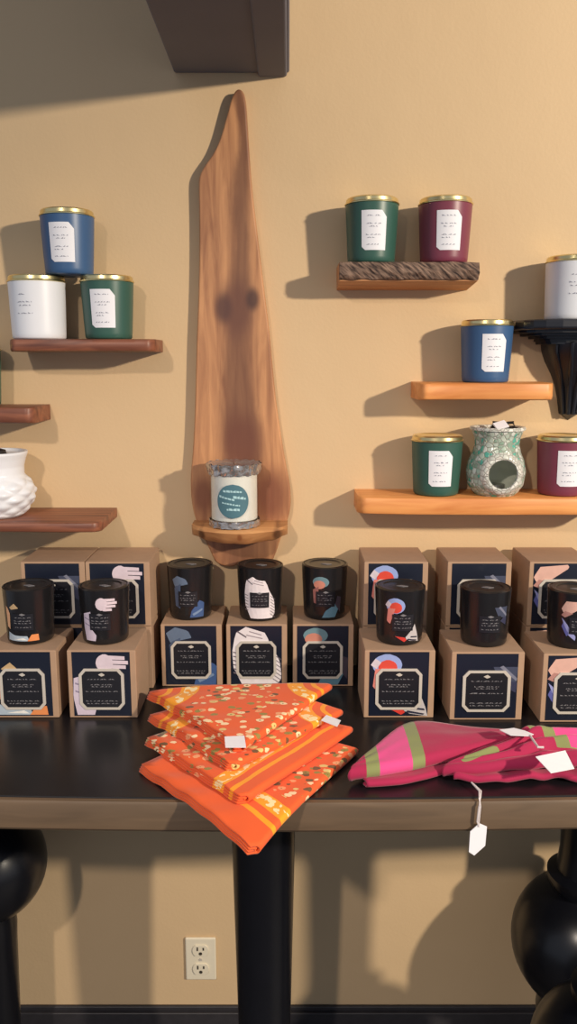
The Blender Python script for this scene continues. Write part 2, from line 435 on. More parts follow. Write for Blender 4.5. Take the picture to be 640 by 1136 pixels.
b = MB(); b.prism([(0.003*math.cos(q*PI/6), 0.003*math.sin(q*PI/6)) for q in range(12)], -0.0075, -0.005); b.build('screw', M['silver'], t)

# ------------------------------------------------------------------ table
def yfront(x): return -0.486 + 0.05*x*x
tab = thing('display_table', (0, -0.24, 0), 'long glossy black table with brown front edge and ball-turned legs', 'table')
def tl(x, y, z): return (x, y + 0.24, z)
xs = [-0.86 + 1.74*i/40 for i in range(41)]
def slab(z0, z1, inset, back=-0.012):
    bb = MB(); vs = []; fs = []
    n = len(xs)
    for z in (z0, z1):
        for x in xs: vs.append(tl(x, yfront(x)+inset, z))
        for x in xs: vs.append(tl(x, back, z))
    for i in range(n-1):
        fs += [(i, i+1, 3*n-3*n+n+i+1, n+i)]
        fs += [(2*n+i, 3*n+i, 3*n+i+1, 2*n+i+1), (i, 2*n+i, 2*n+i+1, i+1), (n+i, n+i+1, 3*n+i+1, 3*n+i)]
    fs += [(0, n, 3*n, 2*n), (n-1, 3*n-1, 4*n-1, 2*n-1)]
    fs = [tuple(f) for f in fs]
    bb.add(vs, fs); return bb
slab(TT-0.030, TT, 0.004).build('tabletop', M['table'], tab, bevel=0.002)
# brown front edge: a moulded band along the bow
bb = MB(); prof = [(0.010, TT-0.044), (-0.002, TT-0.044), (-0.005, TT-0.040), (-0.005, TT-0.006), (-0.003, TT-0.002), (0.0035, TT-0.0015), (0.0035, TT-0.031), (0.010, TT-0.031)]
vs = []; fs = []; k = len(prof)
for x in xs:
    for dy, z in prof: vs.append(tl(x, yfront(x)+dy, z))
for i in range(len(xs)-1):
    for j in range(k): fs.append((i*k+j, i*k+(j+1)%k, (i+1)*k+(j+1)%k, (i+1)*k+j))
fs += [tuple(range(k)), tuple((len(xs)-1)*k+j for j in range(k-1, -1, -1))]
bb.add(vs, fs); bb.build('front_edge', M['table_edge'], tab, smooth=True, angle=35)
bb = MB(); bb.box(-0.80, 0.82, 0.24-0.10, 0.24-0.08, TT-0.075, TT-0.030); bb.build('rear_rail', M['leg'], tab, bevel=0.002)
def ball_leg(x, y, zc, R, rtop, rlow):
    p = [(rlow*0.86, 0.0), (rlow*0.95, 0.01), (rlow*0.8, 0.03), (rlow*0.82, 0.06), (rlow, zc-R-0.05), (rlow*1.04, zc-R-0.02)]
    a0 = -PI/2 + math.asin(min(0.95, rlow/R))
    a1 = PI/2 - math.asin(min(0.95, rtop*1.15/R))
    for i in range(25):
        a = a0 + (a1-a0)*i/24; p.append((R*math.cos(a), zc + R*math.sin(a)))
    p += [(rtop*1.28, zc+R*0.98), (rtop*1.3, zc+R+0.012), (rtop, zc+R+0.02), (rtop*0.92, zc+R+0.06), (rtop, TT-0.10), (rtop*1.25, TT-0.06), (rtop*1.25, TT-0.030)]
    bb = MB(); bb.lathe(p, 56); return bb.build('leg', M['leg'], tab, smooth=True, angle=50, loc=tl(x, y, 0))
ball_leg(-0.530, -0.155, EYE-0.874, 0.1, 0.036, 0.040)
ball_leg(0.532, -0.145, EYE-1.035, 0.124, 0.052, 0.070)
ball_leg(0.475, -0.40, EYE-1.035, 0.110, 0.042, 0.060)
bb = MB(); bb.lathe([(0.040, 0.0), (0.043, 0.02), (0.038, 0.03), (0.052, TT-0.10), (0.0535, TT-0.035), (0.0535, TT-0.030)], 48)
bb.build('leg', M['leg'], tab, smooth=True, angle=50, loc=tl(-0.040, -0.275, 0))

# ------------------------------------------------------------------ wall shelves
G_SH = 'small wooden wall shelves'
def rough_board(name, x0, x1, w, z0, z1, m, label, amp=0.004, seed=0, endcut=(0, 0)):
    """solid board on the wall with a slightly uneven front edge and rounded front; one mesh"""
    n = 90; prof = [(0, 0), (1, 0), (1, 1), (0, 1)]
    bb = MB(); vs = []; fs = []
    cx = (x0+x1)/2
    ring = 8
    for i in range(n+1):
        t_ = i/n; x = x0 + (x1-x0)*t_
        e = amp*noise.noise(Vector((x*9+seed, seed*3.1, 0)))*2
        fr = w + e
        # ends are cut slightly slanted
        sl = endcut[0]*(1-t_)**8 + endcut[1]*t_**8
        h = z1-z0; r = min(0.006, h*0.3); de = min(x-x0, x1-x); fr -= 0.012*max(0, 1-de/0.012)**2
        pr = [(0, 0), (-(fr-r)+sl, 0), (-(fr-r*0.3)+sl, r*0.3), (-fr+sl, r), (-fr+sl+e*0.2, h-r), (-(fr-r*0.3)+sl, h-r*0.3), (-(fr-r)+sl, h), (0, h)]
        for y, z in pr: vs.append((x-cx, y, z))
    for i in range(n):
        for j in range(ring): fs.append((i*ring+j, i*ring+(j+1)%ring, (i+1)*ring+(j+1)%ring, (i+1)*ring+j))
    fs += [tuple(range(ring)), tuple(n*ring+j for j in range(ring-1, -1, -1))]
    bb.add(vs, fs)
    o = bb.build(name, m, smooth=True, angle=40, loc=(cx, 0, z0))
    return tag(o, label, 'shelf', G_SH)

A = at(8, 376, 0.10); A2 = at(170, 376, 0.10); Ab = at(90, 390, 0.10)
ZA = A.z
rough_board('wall_shelf', A.x, A2.x, 0.10, Ab.z, ZA, M['walnut'], 'dark walnut wall shelf holding a blue, a white and a green candle in a pyramid', endcut=(0, 0.006))
B1, B2 = at(36, 452, 0.10), at(36, 470, 0.10)
ZB = B1.z
rough_board('wall_shelf', B1.x-0.21, B1.x, 0.10, B2.z, ZB, M['walnut'], 'brown wall shelf end at the left picture edge, above the white ceramic warmer', seed=4)
C1, C2 = at(110, 580, 0.14), at(110, 591, 0.14)
ZC = C1.z
rough_board('wall_shelf', C1.x-0.32, C1.x, 0.14, C2.z, ZC, M['walnut'], 'brown wall shelf under the white ceramic warmer', seed=9)
E1, E2, E3 = at(466, 425, 0.10), at(616, 425, 0.10), at(540, 444, 0.10)
ZE = E1.z
rough_board('wall_shelf', E1.x, E2.x, 0.10, E3.z, ZE, M['honey'], 'honey-coloured wall shelf holding a single blue candle', seed=2)
F1, F3 = at(398, 552.5, 0.098), at(500, 572, 0.098)
ZF = F1.z
rough_board('wall_shelf', F1.x, 0.56, 0.098, F3.z, ZF, M['honey'], 'long honey-coloured wall shelf holding the green mosaic warmer between two candles', seed=6, endcut=(0.012, 0))
# bark-edged shelf: wooden board plus bark strip
D1, D2, D3 = at(377, 291, 0.094), at(533, 289, 0.094), at(450, 308, 0.094)
ZD = (D1.z + D2.z)/2; hD = ZD - D3.z; cxD = (D1.x+D2.x)/2; wD = D2.x-D1.x
t = thing('bark_edged_shelf', (cxD, 0, ZD-hD), 'wall shelf with a rough grey bark front edge under a green and a burgundy candle', 'shelf', G_SH)
bb = MB(); vs = []; fs = []
n = 40
for i in range(n+1):
    x = -wD/2 + wD*i/n; e = 0.003*noise.noise(Vector((x*20, 3, 1)))
    for y, z in ((0, -0.012), (-(0.081+e), -0.004), (-(0.083+e), hD*0.6), (-(0.074+e), hD), (0, hD)): vs.append((x*(1 if z > 0 else 0.995), y, z))
for i in range(n):
    for j in range(5): fs.append((i*5+j, i*5+(j+1)%5, (i+1)*5+(j+1)%5, (i+1)*5+j))
fs += [(0,1,2,3,4), tuple(n*5+j for j in (4,3,2,1,0))]
bb.add(vs, fs); bb.build('board', M['honey_cut'], t)
bb = MB(); vs = []; fs = []; n = 90; k = 9
for i in range(n+1):
    x = -wD/2 + wD*i/n
    for j in range(k):
        v = j/(k-1); z = -0.002 + v*(hD+0.002)
        bulge = 0.006*math.sin(v*PI)
        dd = noise.noise(Vector((x*70 + z*90, z*150, 0.5)))*0.004
        vs.append((x, -(0.082 + bulge + dd + 0.004), z + (0.0015*noise.noise(Vector((x*50, 7, j))) if j in (0, k-1) else 0)))
    for j in (k-1, 0): vs.append((x, -0.077, -0.002 + (hD+0.002)*(j/(k-1))))
k2 = k+2
for i in range(n):
    for j in range(k2): fs.append((i*k2+j, i*k2+(j+1)%k2, (i+1)*k2+(j+1)%k2, (i+1)*k2+j))
fs += [tuple(range(k2)), tuple(n*k2+j for j in range(k2-1, -1, -1))]
bb.add(vs, fs); o = bb.build('bark', M['bark'], t, smooth=True, angle=60); o['label'] = 'rough grey-brown bark strip'

# black moulded bracket shelf at the right picture edge
gx = 0.497; ZG = at(620, 354.5, 0.09).z
t = thing('bracket_shelf', (gx, 0, ZG-0.17), 'black moulded bracket shelf at the right picture edge holding a white candle', 'shelf')
def half_board(hw, d, z0, z1, bm_):
    pts = []
    for k in range(13):
        a = PI*k/12; pts.append((-hw*math.copysign(abs(math.cos(a))**0.55, math.cos(a)), -d*abs(math.sin(a))**0.55))
    vs = [(x, y, z0) for x, y in pts] + [(x, y, z1) for x, y in pts]; n = len(pts)
    bm_.add(vs, [tuple(range(n)), tuple(range(2*n-1, n-1, -1))] + [(i, n+i, n+(i+1)%n, (i+1)%n) for i in range(n)])
bb = MB(); half_board(0.119, 0.118, 0.170-0.016, 0.170, bb); bb.build('top_board', M['bracket'], t, bevel=0.004)
bb = MB()
for i in range(5):
    f = i/4; hw = 0.110 - 0.045*math.sin(f*PI/2)
    half_board(hw, hw*0.95, 0.170-0.016-0.0045*(i+1), 0.170-0.016-0.0045*i, bb)
bb.build('moulding', M['bracket'], t)
bb = MB(); pts = []
prof = [(0.056, 0.134), (0.054, 0.120), (0.047, 0.102), (0.036, 0.082), (0.027, 0.060), (0.021, 0.035), (0.017, 0.012), (0.0, 0.0)]
vs = []; fs = []; sg = 16
for r, z in prof:
    for k in range(sg+1):
        a = PI + PI*k/sg; vs.append((max(r, 0.0005)*math.cos(a), max(r, 0.0005)*1.35*math.sin(a), z))
w = sg+1
for i in range(len(prof)-1):
    for k in range(sg): fs.append((i*w+k, i*w+k+1, (i+1)*w+k+1, (i+1)*w+k))
    fs.append((i*w, (i+1)*w, (i+1)*w+sg, i*w+sg))
fs.append(tuple(range(w)))
bb.add(vs, fs); bb.build('corbel', M['bracket'], t, smooth=True, angle=40)
# fluting ribs on the corbel
for q in (-50, -25, 0, 25, 50):
    a = math.radians(q-90); bb = MB()
    bb.tube([(r*math.cos(a), r*1.35*math.sin(a), z) for r, z in prof[:-1]], 0.004, 8); bb.build('flute', M['bracket'], t, smooth=True)

# ------------------------------------------------------------------ live-edge plank with its own ledge
outl = [(265,97),(258,104),(252,126),(245,152),(237,170),(228,182),(222,192),(220,202),(221,240),(221,285),(220,330),(218,380),(217,420),(216,460),(214,500),(211,530),(212,556),(217,578),(228,600),(235,616),(240,626),(258,630),(268,622),(282,623),(300,627),(306,614),(311,598),(319,578),(323,560),(322,540),(317,515),(311,480),(306,445),(302,405),(298,360),(294,330),(288,280),(283,240),(279,205),(276,165),(274,130),(272,104)]
oc = at(267, 370, 0.016)
t = thing('live_edge_plank', (oc.x, 0, oc.z), 'tall tapering live-edge wooden wall plank with a small ledge near its foot', 'wall plank')
pts = [at(px, py, 0.02) for px, py in outl]
poly = [(p.x-oc.x, p.z-oc.z) for p in pts]
# refine with a smooth closed curve
def smooth_closed(P, k=3):
    for _ in range(k-1):
        Q = []
        for i in range(len(P)):
            a, c = P[i], P[(i+1) % len(P)]
            Q += [(a[0]*.75+c[0]*.25, a[1]*.75+c[1]*.25), (a[0]*.25+c[0]*.75, a[1]*.25+c[1]*.75)]
        P = Q
    return P
poly = smooth_closed(poly)
bb = MB(); bb.prism(poly, -0.020, 0)
k0 = at(262, 342, 0.02); k1 = at(248, 342, 0.02); k2 = at(280, 332, 0.02); k3 = at(268, 492, 0.02)
M['plank'] = wood('plank_grain', (202, 146, 100), (150, 100, 68), 'Z', 0.5, 16, heart=((104, 66, 48), 0.030),
    knot=[(k0.x-oc.x, 0, k0.z-oc.z, 0.045, (104, 64, 50)), (k1.x-oc.x, 0, k1.z-oc.z, 0.022, (84, 52, 46)), (k2.x-oc.x, 0, k2.z-oc.z, 0.017, (66, 40, 38)), (k3.x-oc.x, 0, k3.z-oc.z, 0.05, (104, 58, 42)),
          (at(300,550,0.02).x-oc.x, 0, at(300,550,0.02).z-oc.z, 0.045, (116, 64, 44)), (at(226,550,0.02).x-oc.x, 0, at(226,550,0.02).z-oc.z, 0.03, (126, 74, 50))])
bb.build('plank', M['plank'], t, bevel=0.003)
# ledge
ZL = at(265, 589, 0.112).z; lth = 0.026
lx0, lx1 = at(212, 590, 0.07).x - oc.x, at(319, 590, 0.07).x - oc.x
n = 40; vs = []; fs = []
for i in range(n+1):
    s = i/n; x = lx0 + (lx1-lx0)*s
    d = 0.062 + 0.056*math.sin(PI*s)**0.6 + 0.004*noise.noise(Vector((x*40, 2, 5)))
    d2 = 0.052 + 0.052*math.sin(PI*s)**0.7 + 0.004*noise.noise(Vector((x*45, 8, 5)))
    zt = ZL-oc.z; zl = zt - lth*(0.75+0.25*math.sin(PI*s)) + 0.002*noise.noise(Vector((x*60, 1, 2)))
    for y, z in ((-0.018, zt), (-(d-0.004), zt), (-d, zt-0.004), (-(d+d2)/2-0.001, (zt+zl)/2), (-d2, zl+0.002), (-(d2-0.004), zl), (-0.018, zl)): vs.append((x, y, z))
for i in range(n):
    for j in range(7): fs.append((i*7+j, i*7+(j+1)%7, (i+1)*7+(j+1)%7, (i+1)*7+j))
fs += [tuple(range(7)), tuple(n*7+j for j in range(6, -1, -1))]
bb = MB(); bb.add(vs, fs)
M['ledge'] = wood('ledge_grain', (204, 150, 98), (170, 116, 72), 'X', 0.5, 14, knot=[(lx0+0.02, 0, ZL-oc.z-0.012, 0.009, (84, 50, 34)), (lx1-0.018, 0, ZL-oc.z-0.012, 0.011, (84, 50, 34)), (0.0, 0, ZL-oc.z-0.012, 0.006, (150, 90, 52))])
bb.build('ledge', M['ledge'], t, smooth=True, angle=50)

# ------------------------------------------------------------------ coloured candles on the wall shelves
def cyl_map(rf, off=0.0005, a0=0.0):
    return lambda s, z: ((rf(z)+off)*math.sin(s/0.042 + a0), -(rf(z)+off)*math.cos(s/0.042 + a0), z)
G_C = 'coloured candles with gold lids on the wall shelves'
def words(bb, mp, x0, x1, z, h, m, rnd):
    x = x0
    while x < x1 - 0.001:
        w = min(rnd.uniform(0.0025, 0.0065), x1-x)
        bb.patch([(x, z), (x+w, z), (x+w, z+h*rnd.uniform(0.7, 1)), (x, z+h*rnd.uniform(0.7, 1))], mp, m, 1, 2)
        x += w + 0.0012
def colour_candle(px, z, col, label, w=0.052, h=0.092, paper=True, rt=0.0435, rb=0.0385, wx=None, a0=0.0):
    zz = EYE
    p = at(px, 400, w)
    x = wx if wx is not None else p.x
    # re-project at the candle's own height: horizontal scale depends on the depth along the view axis
    if wx is None:
        depth = (CD-w)*math.cos(PITCH) + (EYE-(z+0.045))*math.sin(PITCH); x = (px-320)/F*depth
    t = thing('jar_candle', (x, -w, z+0.0003), label, 'candle', G_C, rz=0)
    rf = lambda q: rb + (rt-rb)*(min(max(q, 0), h)/h)**0.9
    bb = MB(); bb.lathe([(rb-0.005, 0), (rb-0.0015, 0.0008), (rb, 0.003)] + [(rf(h*i/10), h*i/10) for i in range(1, 11)] + [(rt-0.002, h+0.0006), (rt-0.003, h-0.002), (0.001, h-0.004)], 48)
    bb.build('jar', M[col], t, smooth=True, angle=60)
    bb = MB(); bb.lathe([(rt-0.004, h-0.001), (rt+0.0012, h+0.0008), (rt+0.0015, h+0.0022), (rt-0.0005, h+0.0035), (rt-0.001, h+0.0085), (rt-0.003, h+0.0105), (rt-0.010, h+0.0108), (rt-0.012, h+0.0095), (0.0005, h+0.0092)], 48)
    bb.build('lid', M['gold'], t, smooth=True, angle=35)
    rnd = random.Random(px)
    bb = MB(); hw, z0, z1 = 0.0205, 0.018, 0.079
    if paper:
        bb.patch([(-hw+0.006, z0), (hw, z0), (hw, z1-0.010), (hw-0.008, z1), (-hw, z1), (-hw, z0+0.005)], cyl_map(rf, 0.0005, a0), 0, 24, 10)
        o = bb.build('label', M['white_paper'], t, smooth=True)
        o['label'] = 'white paper label'
        bb = MB(); mp = cyl_map(rf, 0.0008, a0)
        for zr, a, c in ((0.070, -0.012, 0.010), (0.058, -0.013, 0.012), (0.0535, -0.009, 0.006), (0.041, -0.013, 0.011), (0.0365, -0.012, 0.002), (0.026, -0.013, 0.010)):
            words(bb, mp, a, c, zr, 0.0022, 0, rnd)
        bb.build('label_text', M['faint_text'], o)
    else:
        mp = cyl_map(rf, 0.0004, a0)
        for zr, a, c in ((0.070, -0.018, -0.004), (0.058, -0.02, 0.004), (0.0525, -0.018, 0.002), (0.040, -0.02, 0.004)):
            words(bb, mp, a, c, zr, 0.0024, 0, rnd)
        bb.build('printed_text', M['faint_text'], t)
    return t
colour_candle(42.5, ZA, 'white_enamel', 'white candle with gold lid, lower left of the three-candle pyramid', paper=False, rt=0.0465, rb=0.0435)
colour_candle(120, ZA, 'green', 'dark green candle with gold lid at the lower right of the three-candle pyramid')
colour_candle(76, ZA+0.1035, 'blue', 'blue candle with gold lid stacked on top of a white and a green candle')
colour_candle(-27, ZB, 'green', 'dark teal candle cut off by the left picture edge, on the short brown shelf end')
colour_candle(412, ZD, 'green', 'dark green candle with gold lid on the bark-edged shelf', w=0.05)
colour_candle(493, ZD, 'burgundy', 'burgundy candle with gold lid on the bark-edged shelf', w=0.05)
colour_candle(539, ZE, 'blue', 'blue candle with gold lid alone on a honey-coloured shelf', a0=0.1)
colour_candle(484, ZF, 'green', 'dark green candle with gold lid beside the green mosaic warmer')
colour_candle(623, ZF, 'burgundy', 'burgundy candle with gold lid right of the green mosaic warmer')
colour_candle(636, ZG, 'white_enamel', 'white candle with gold lid on the black bracket shelf', paper=False, w=0.052, rt=0.047, rb=0.0445)

# ------------------------------------------------------------------ candle in clear wrap on the plank ledge
lc = at(260, 560, 0.066)
t = thing('wrapped_candle', (lc.x, -0.066, ZL+0.0004), 'white glass candle with round teal label and silver crinkled wrap on the plank ledge', 'candle')
bb = MB(); R = 0.0425; H = 0.104
bb.lathe([(R-0.004, 0), (R, 0.004), (R, H), (R-0.0025, H), (R-0.0025, 0.012), (0.001, 0.011)], 48); bb.build('glass_jar', M['clear'], t, smooth=True, angle=40)
bb = MB(); bb.lathe([(R-0.0045, 0.0125), (R-0.0030, 0.014), (R-0.0030, 0.092), (0.002, 0.091)], 48); bb.build('wax', M['wax'], t, smooth=True, angle=40)
bb = MB(); mp = cyl_map(lambda z: R, 0.0006, 0.0)
bb.patch([(0.0275*math.cos(2*PI*k/40), 0.049+0.0275*math.sin(2*PI*k/40)*1.06) for k in range(40)], mp, 0, 30, 14)
o = bb.build('round_label', M['teal_label'], t, smooth=True); o['label'] = 'round teal label'
bb = MB(); mp2 = cyl_map(lambda z: R, 0.0009, 0.0)
rl = random.Random(5)
for (x0, z0, x1, z1, hh) in ((-0.016, 0.0645, 0.015, 0.0635, 0.0042), (-0.023, 0.0560, 0.003, 0.0500, 0.0040), (0.001, 0.0545, 0.022, 0.0515, 0.0050), (-0.018, 0.0455, 0.012, 0.0405, 0.0030), (-0.010, 0.0335, 0.013, 0.0325, 0.0048)):
    q = x0
    while q < x1-0.001:
        w_ = min(rl.uniform(0.003, 0.006), x1-q); za = z0+(z1-z0)*(q-x0)/(x1-x0); zc = z0+(z1-z0)*(q+w_-x0)/(x1-x0)
        bb.patch([(q, za), (q+w_, zc), (q+w_, zc+hh*rl.uniform(.7, 1)), (q, za+hh*rl.uniform(.6, 1))], mp2, 0, 6, 3); q += w_+0.0009
bb.build('label_lettering', M['teal_pale'], o)
def ruffle(z0, z1, r0, r1, ph, amp):
    bb = MB(); seg, rows = 96, 7; vs = []; fs = []
    for i in range(rows):
        f = i/(rows-1); r = r0+(r1-r0)*f; z = z0+(z1-z0)*f
        for k in range(seg):
            a = 2*PI*k/seg
            d = amp*(math.sin(13*a+ph+f*2)+0.7*math.sin(29*a+ph*2-f*3)+1.3*noise.noise(Vector((math.cos(a)*4, math.sin(a)*4, f*3+ph))))
            vs.append(((r+d)*math.cos(a), (r+d)*math.sin(a), z+amp*0.8*math.sin(17*a+ph)))
    for i in range(rows-1):
        for k in range(seg): fs.append((i*seg+k, i*seg+(k+1)%seg, (i+1)*seg+(k+1)%seg, (i+1)*seg+k))
    bb.add(vs, fs); return bb
bb = ruffle(H-0.012, H+0.006, R+0.0016, R+0.0042, 0.4, 0.0011)
bb2 = ruffle(H+0.006, H+0.0045, R+0.003, 0.004, 0.4, 0.0011)
bb.add(bb2.v, bb2.f)
bb.build('wrap_top', M['wrap'], t, smooth=True, angle=180)
bb = ruffle(0.0015, 0.013, R+0.0012, R+0.0012, 1.9, 0.0006); bb.build('wrap_foot', M['wrap'], t, smooth=True, angle=180)

# ------------------------------------------------------------------ mosaic warmer with a round opening
def warmer_profile(z):
    P = [(0, .034), (.006, .040), (.018, .0475), (.040, .0505), (.058, .0470), (.074, .0405), (.086, .0375), (.098, .0385), (.108, .0425), (.113, .0435)]
    for (za, ra), (zc, rc) in zip(P, P[1:]):
        if z <= zc:
            f = (z-za)/(zc-za); f = f*f*(3-2*f)*0.4+f*0.6; return ra+(rc-ra)*f
    return P[-1][1]
depth = (CD-0.056)*math.cos(PITCH) + (EYE-(ZF+0.05))*math.sin(PITCH)
t = thing('wax_warmer', ((550-320)/F*depth, -0.056, ZF+0.0004), 'green and white mosaic glass wax warmer with a round front opening', 'wax warmer')
oz, orad = 0.040, 0.0265
seg, rows = 96, 60; vs = []; fs = []
for i in range(rows+1):
    z = 0.113*i/rows
    for k in range(seg):
        a = 2*PI*k/seg; r = warmer_profile(z); vs.append((r*math.cos(a), r*math.sin(a), z))
for i in range(rows):
    for k in range(seg):
        q = (i*seg+k, i*seg+(k+1)%seg, (i+1)*seg+(k+1)%seg, (i+1)*seg+k)
        cxm = sum(vs[j][0] for j in q)/4; cym = sum(vs[j][1] for j in q)/4; czm = sum(vs[j][2] for j in q)/4
        if cym < 0 and math.hypot(cxm-0.001, czm-oz) < orad: continue
        fs.append(q)
fs.append(tuple(range(seg-1, -1, -1)))
bb = MB(); bb.add(vs, fs); o = bb.build('body', [M['mosaic'], M['inside']], t, smooth=True)
so = o.modifiers.new('Solidify', 'SOLIDIFY'); so.thickness = 0.003; so.offset = -1; so.material_offset = 1
bb = MB(); vs = []; fs = []; sg, mi = 48, 10
for k in range(sg):
    a = 2*PI*k/sg
    for j in range(mi):
        bq = 2*PI*j/mi; rr = orad+0.004+0.0065*math.cos(bq)
        x, z = 0.001+rr*math.cos(a), oz+rr*math.sin(a)
        R_ = warmer_profile(max(0.0, z)); y = -math.sqrt(max(1e-6, R_*R_-min(x*x, R_*R_*0.98))) - 0.001 - 0.0045*math.sin(bq)
        vs.append((x, y, z))
for k in range(sg):
    for j in range(mi): fs.append((k*mi+j, k*mi+(j+1)%mi, ((k+1)%sg)*mi+(j+1)%mi, ((k+1)%sg)*mi+j))
bb.add(vs, fs); bb.build('opening_ring', M['mosaic_white'], t, smooth=True)
bb = MB(); bb.lathe([(0.036, 0.110), (0.0465, 0.1115), (0.0475, 0.1145), (0.046, 0.117), (0.040, 0.1165), (0.034, 0.108), (0.001, 0.104)], 48); bb.build('dish', M['mosaic_white'], t, smooth=True, angle=50)
bb = MB(); bb.lathe([(0.016, 0.004), (0.017, 0.005), (0.017, 0.017), (0.015, 0.017), (0.001, 0.0155)], 32); bb.build('tea_light', M['wrap'], t, smooth=True, angle=40)
# things lying in the dish
bb = MB(); bb.box(-0.011, 0.011, -0.0015, 0.0015, 0, 0.017)
wt = tag(bb.build('price_card', M['tag'], bevel=0.0005), 'small white card lying on top of the mosaic warmer', 'card')
wt.location = (t.location.x+0.004, t.location.y-0.022, t.location.z+0.1155); wt.rotation_euler = (math.radians(-55), math.radians(-14), math.radians(14))
bb = MB()
for s in (-1, 1):
    bb.tube([(0, 0, 0.004), (s*0.008, 0.002, 0.012), (s*0.017, 0, 0.013), (s*0.020, -0.002, 0.006), (s*0.010, 0, 0.003), (0, 0, 0.004)], 0.0028, 8)
    bb.tube([(0, 0, 0.004), (s*0.012, -0.006, 0.004), (s*0.022, -0.010, 0.0035)], 0.0022, 8)
rb = tag(bb.build('ribbon_bow', M['black_cloth'], smooth=True), 'small black ribbon bow on the dish of the mosaic warmer', 'ribbon')
rb.location = (t.location.x+0.012, t.location.y+0.010, t.location.z+0.110)

# white quilted ceramic warmer cut by the left picture edge
depth = (CD-0.072)*math.cos(PITCH) + (EYE-(ZC+0.05))*math.sin(PITCH)
t = thing('wax_warmer', ((-6-320)/F*depth, -0.072, ZC+0.0004), 'white ceramic warmer with a quilted diamond surface, cut off by the left picture edge', 'wax warmer')
P = [(0, .044), (.004, .050), (.014, .0575), (.030, .0665), (.044, .0675), (.056, .0635), (.064, .0555), (.071, .0505), (.085, .0505), (.098, .054), (.107, .0575), (.1105, .0575), (.1105, .052), (.106, .049), (.100, .002)]
seg = 144; vs = []; fs = []; fine = []
for (za, ra), (zc_, rc) in zip(P, P[1:]):
    for i in range(6): fine.append((za+(zc_-za)*i/6, ra+(rc-ra)*i/6))
fine.append(P[-1])
for z, r in fine:
    for k in range(seg):
        a = 2*PI*k/seg
        u1 = a*9/PI + z*95; u2 = a*9/PI - z*95
        q = abs(math.sin(u1*PI/2))*abs(math.sin(u2*PI/2))
        fade = max(0, min(1, (0.068-z)/0.006)) * (1 if z > 0.004 else 0)
        rr = r + (0.0045*q-0.002)*fade if r > 0.01 else r
        vs.append((rr*math.cos(a), rr*math.sin(a), z))
for i in range(len(fine)-1):
    for k in range(seg): fs.append((i*seg+k, i*seg+(k+1)%seg, (i+1)*seg+(k+1)%seg, (i+1)*seg+k))
fs.append(tuple(range(seg-1, -1, -1)))
bb = MB(); bb.add(vs, fs); bb.build('body', M['ceramic'], t, smooth=True, angle=180)
bb = MB(); bb.lathe([(0.012, 0.1005), (0.024, 0.102), (0.022, 0.112), (0.006, 0.117), (0.001, 0.118)], 24); bb.build('wax_melt', M['black_cloth'], t, smooth=True, angle=40)

# ------------------------------------------------------------------ printed artwork (plain generic shapes), unit square, z up
def arc(cx, cz, r, a0, a1, rx=1.0, n=9): return [(cx+r*rx*math.cos(math.radians(a0+(a1-a0)*i/n)), cz+r*math.sin(math.radians(a0+(a1-a0)*i/n))) for i in range(n+1)]
def ell(cx, cz, rx, rz, n=18): return [(cx+rx*math.cos(2*PI*i/n), cz+rz*math.sin(2*PI*i/n)) for i in range(n)]
def hand(cx, cz, s, c):
    L = [(c, ell(cx, cz, 0.13*s, 0.12*s))]
    for dx, dz, l in ((0.10, 0.06, 0.26), (0.12, 0.01, 0.30), (0.11, -0.04, 0.27), (0.07, -0.09, 0.20)):
        x0, z0 = cx+dx*s*0.45, cz+dz*s*1.2
        L.append((c, [(x0, z0-0.022*s), (x0+l*s, z0+0.02*s-0.05*s), (x0+l*s, z0+0.05*s-0.03*s), (x0, z0+0.03*s)]))
    return L
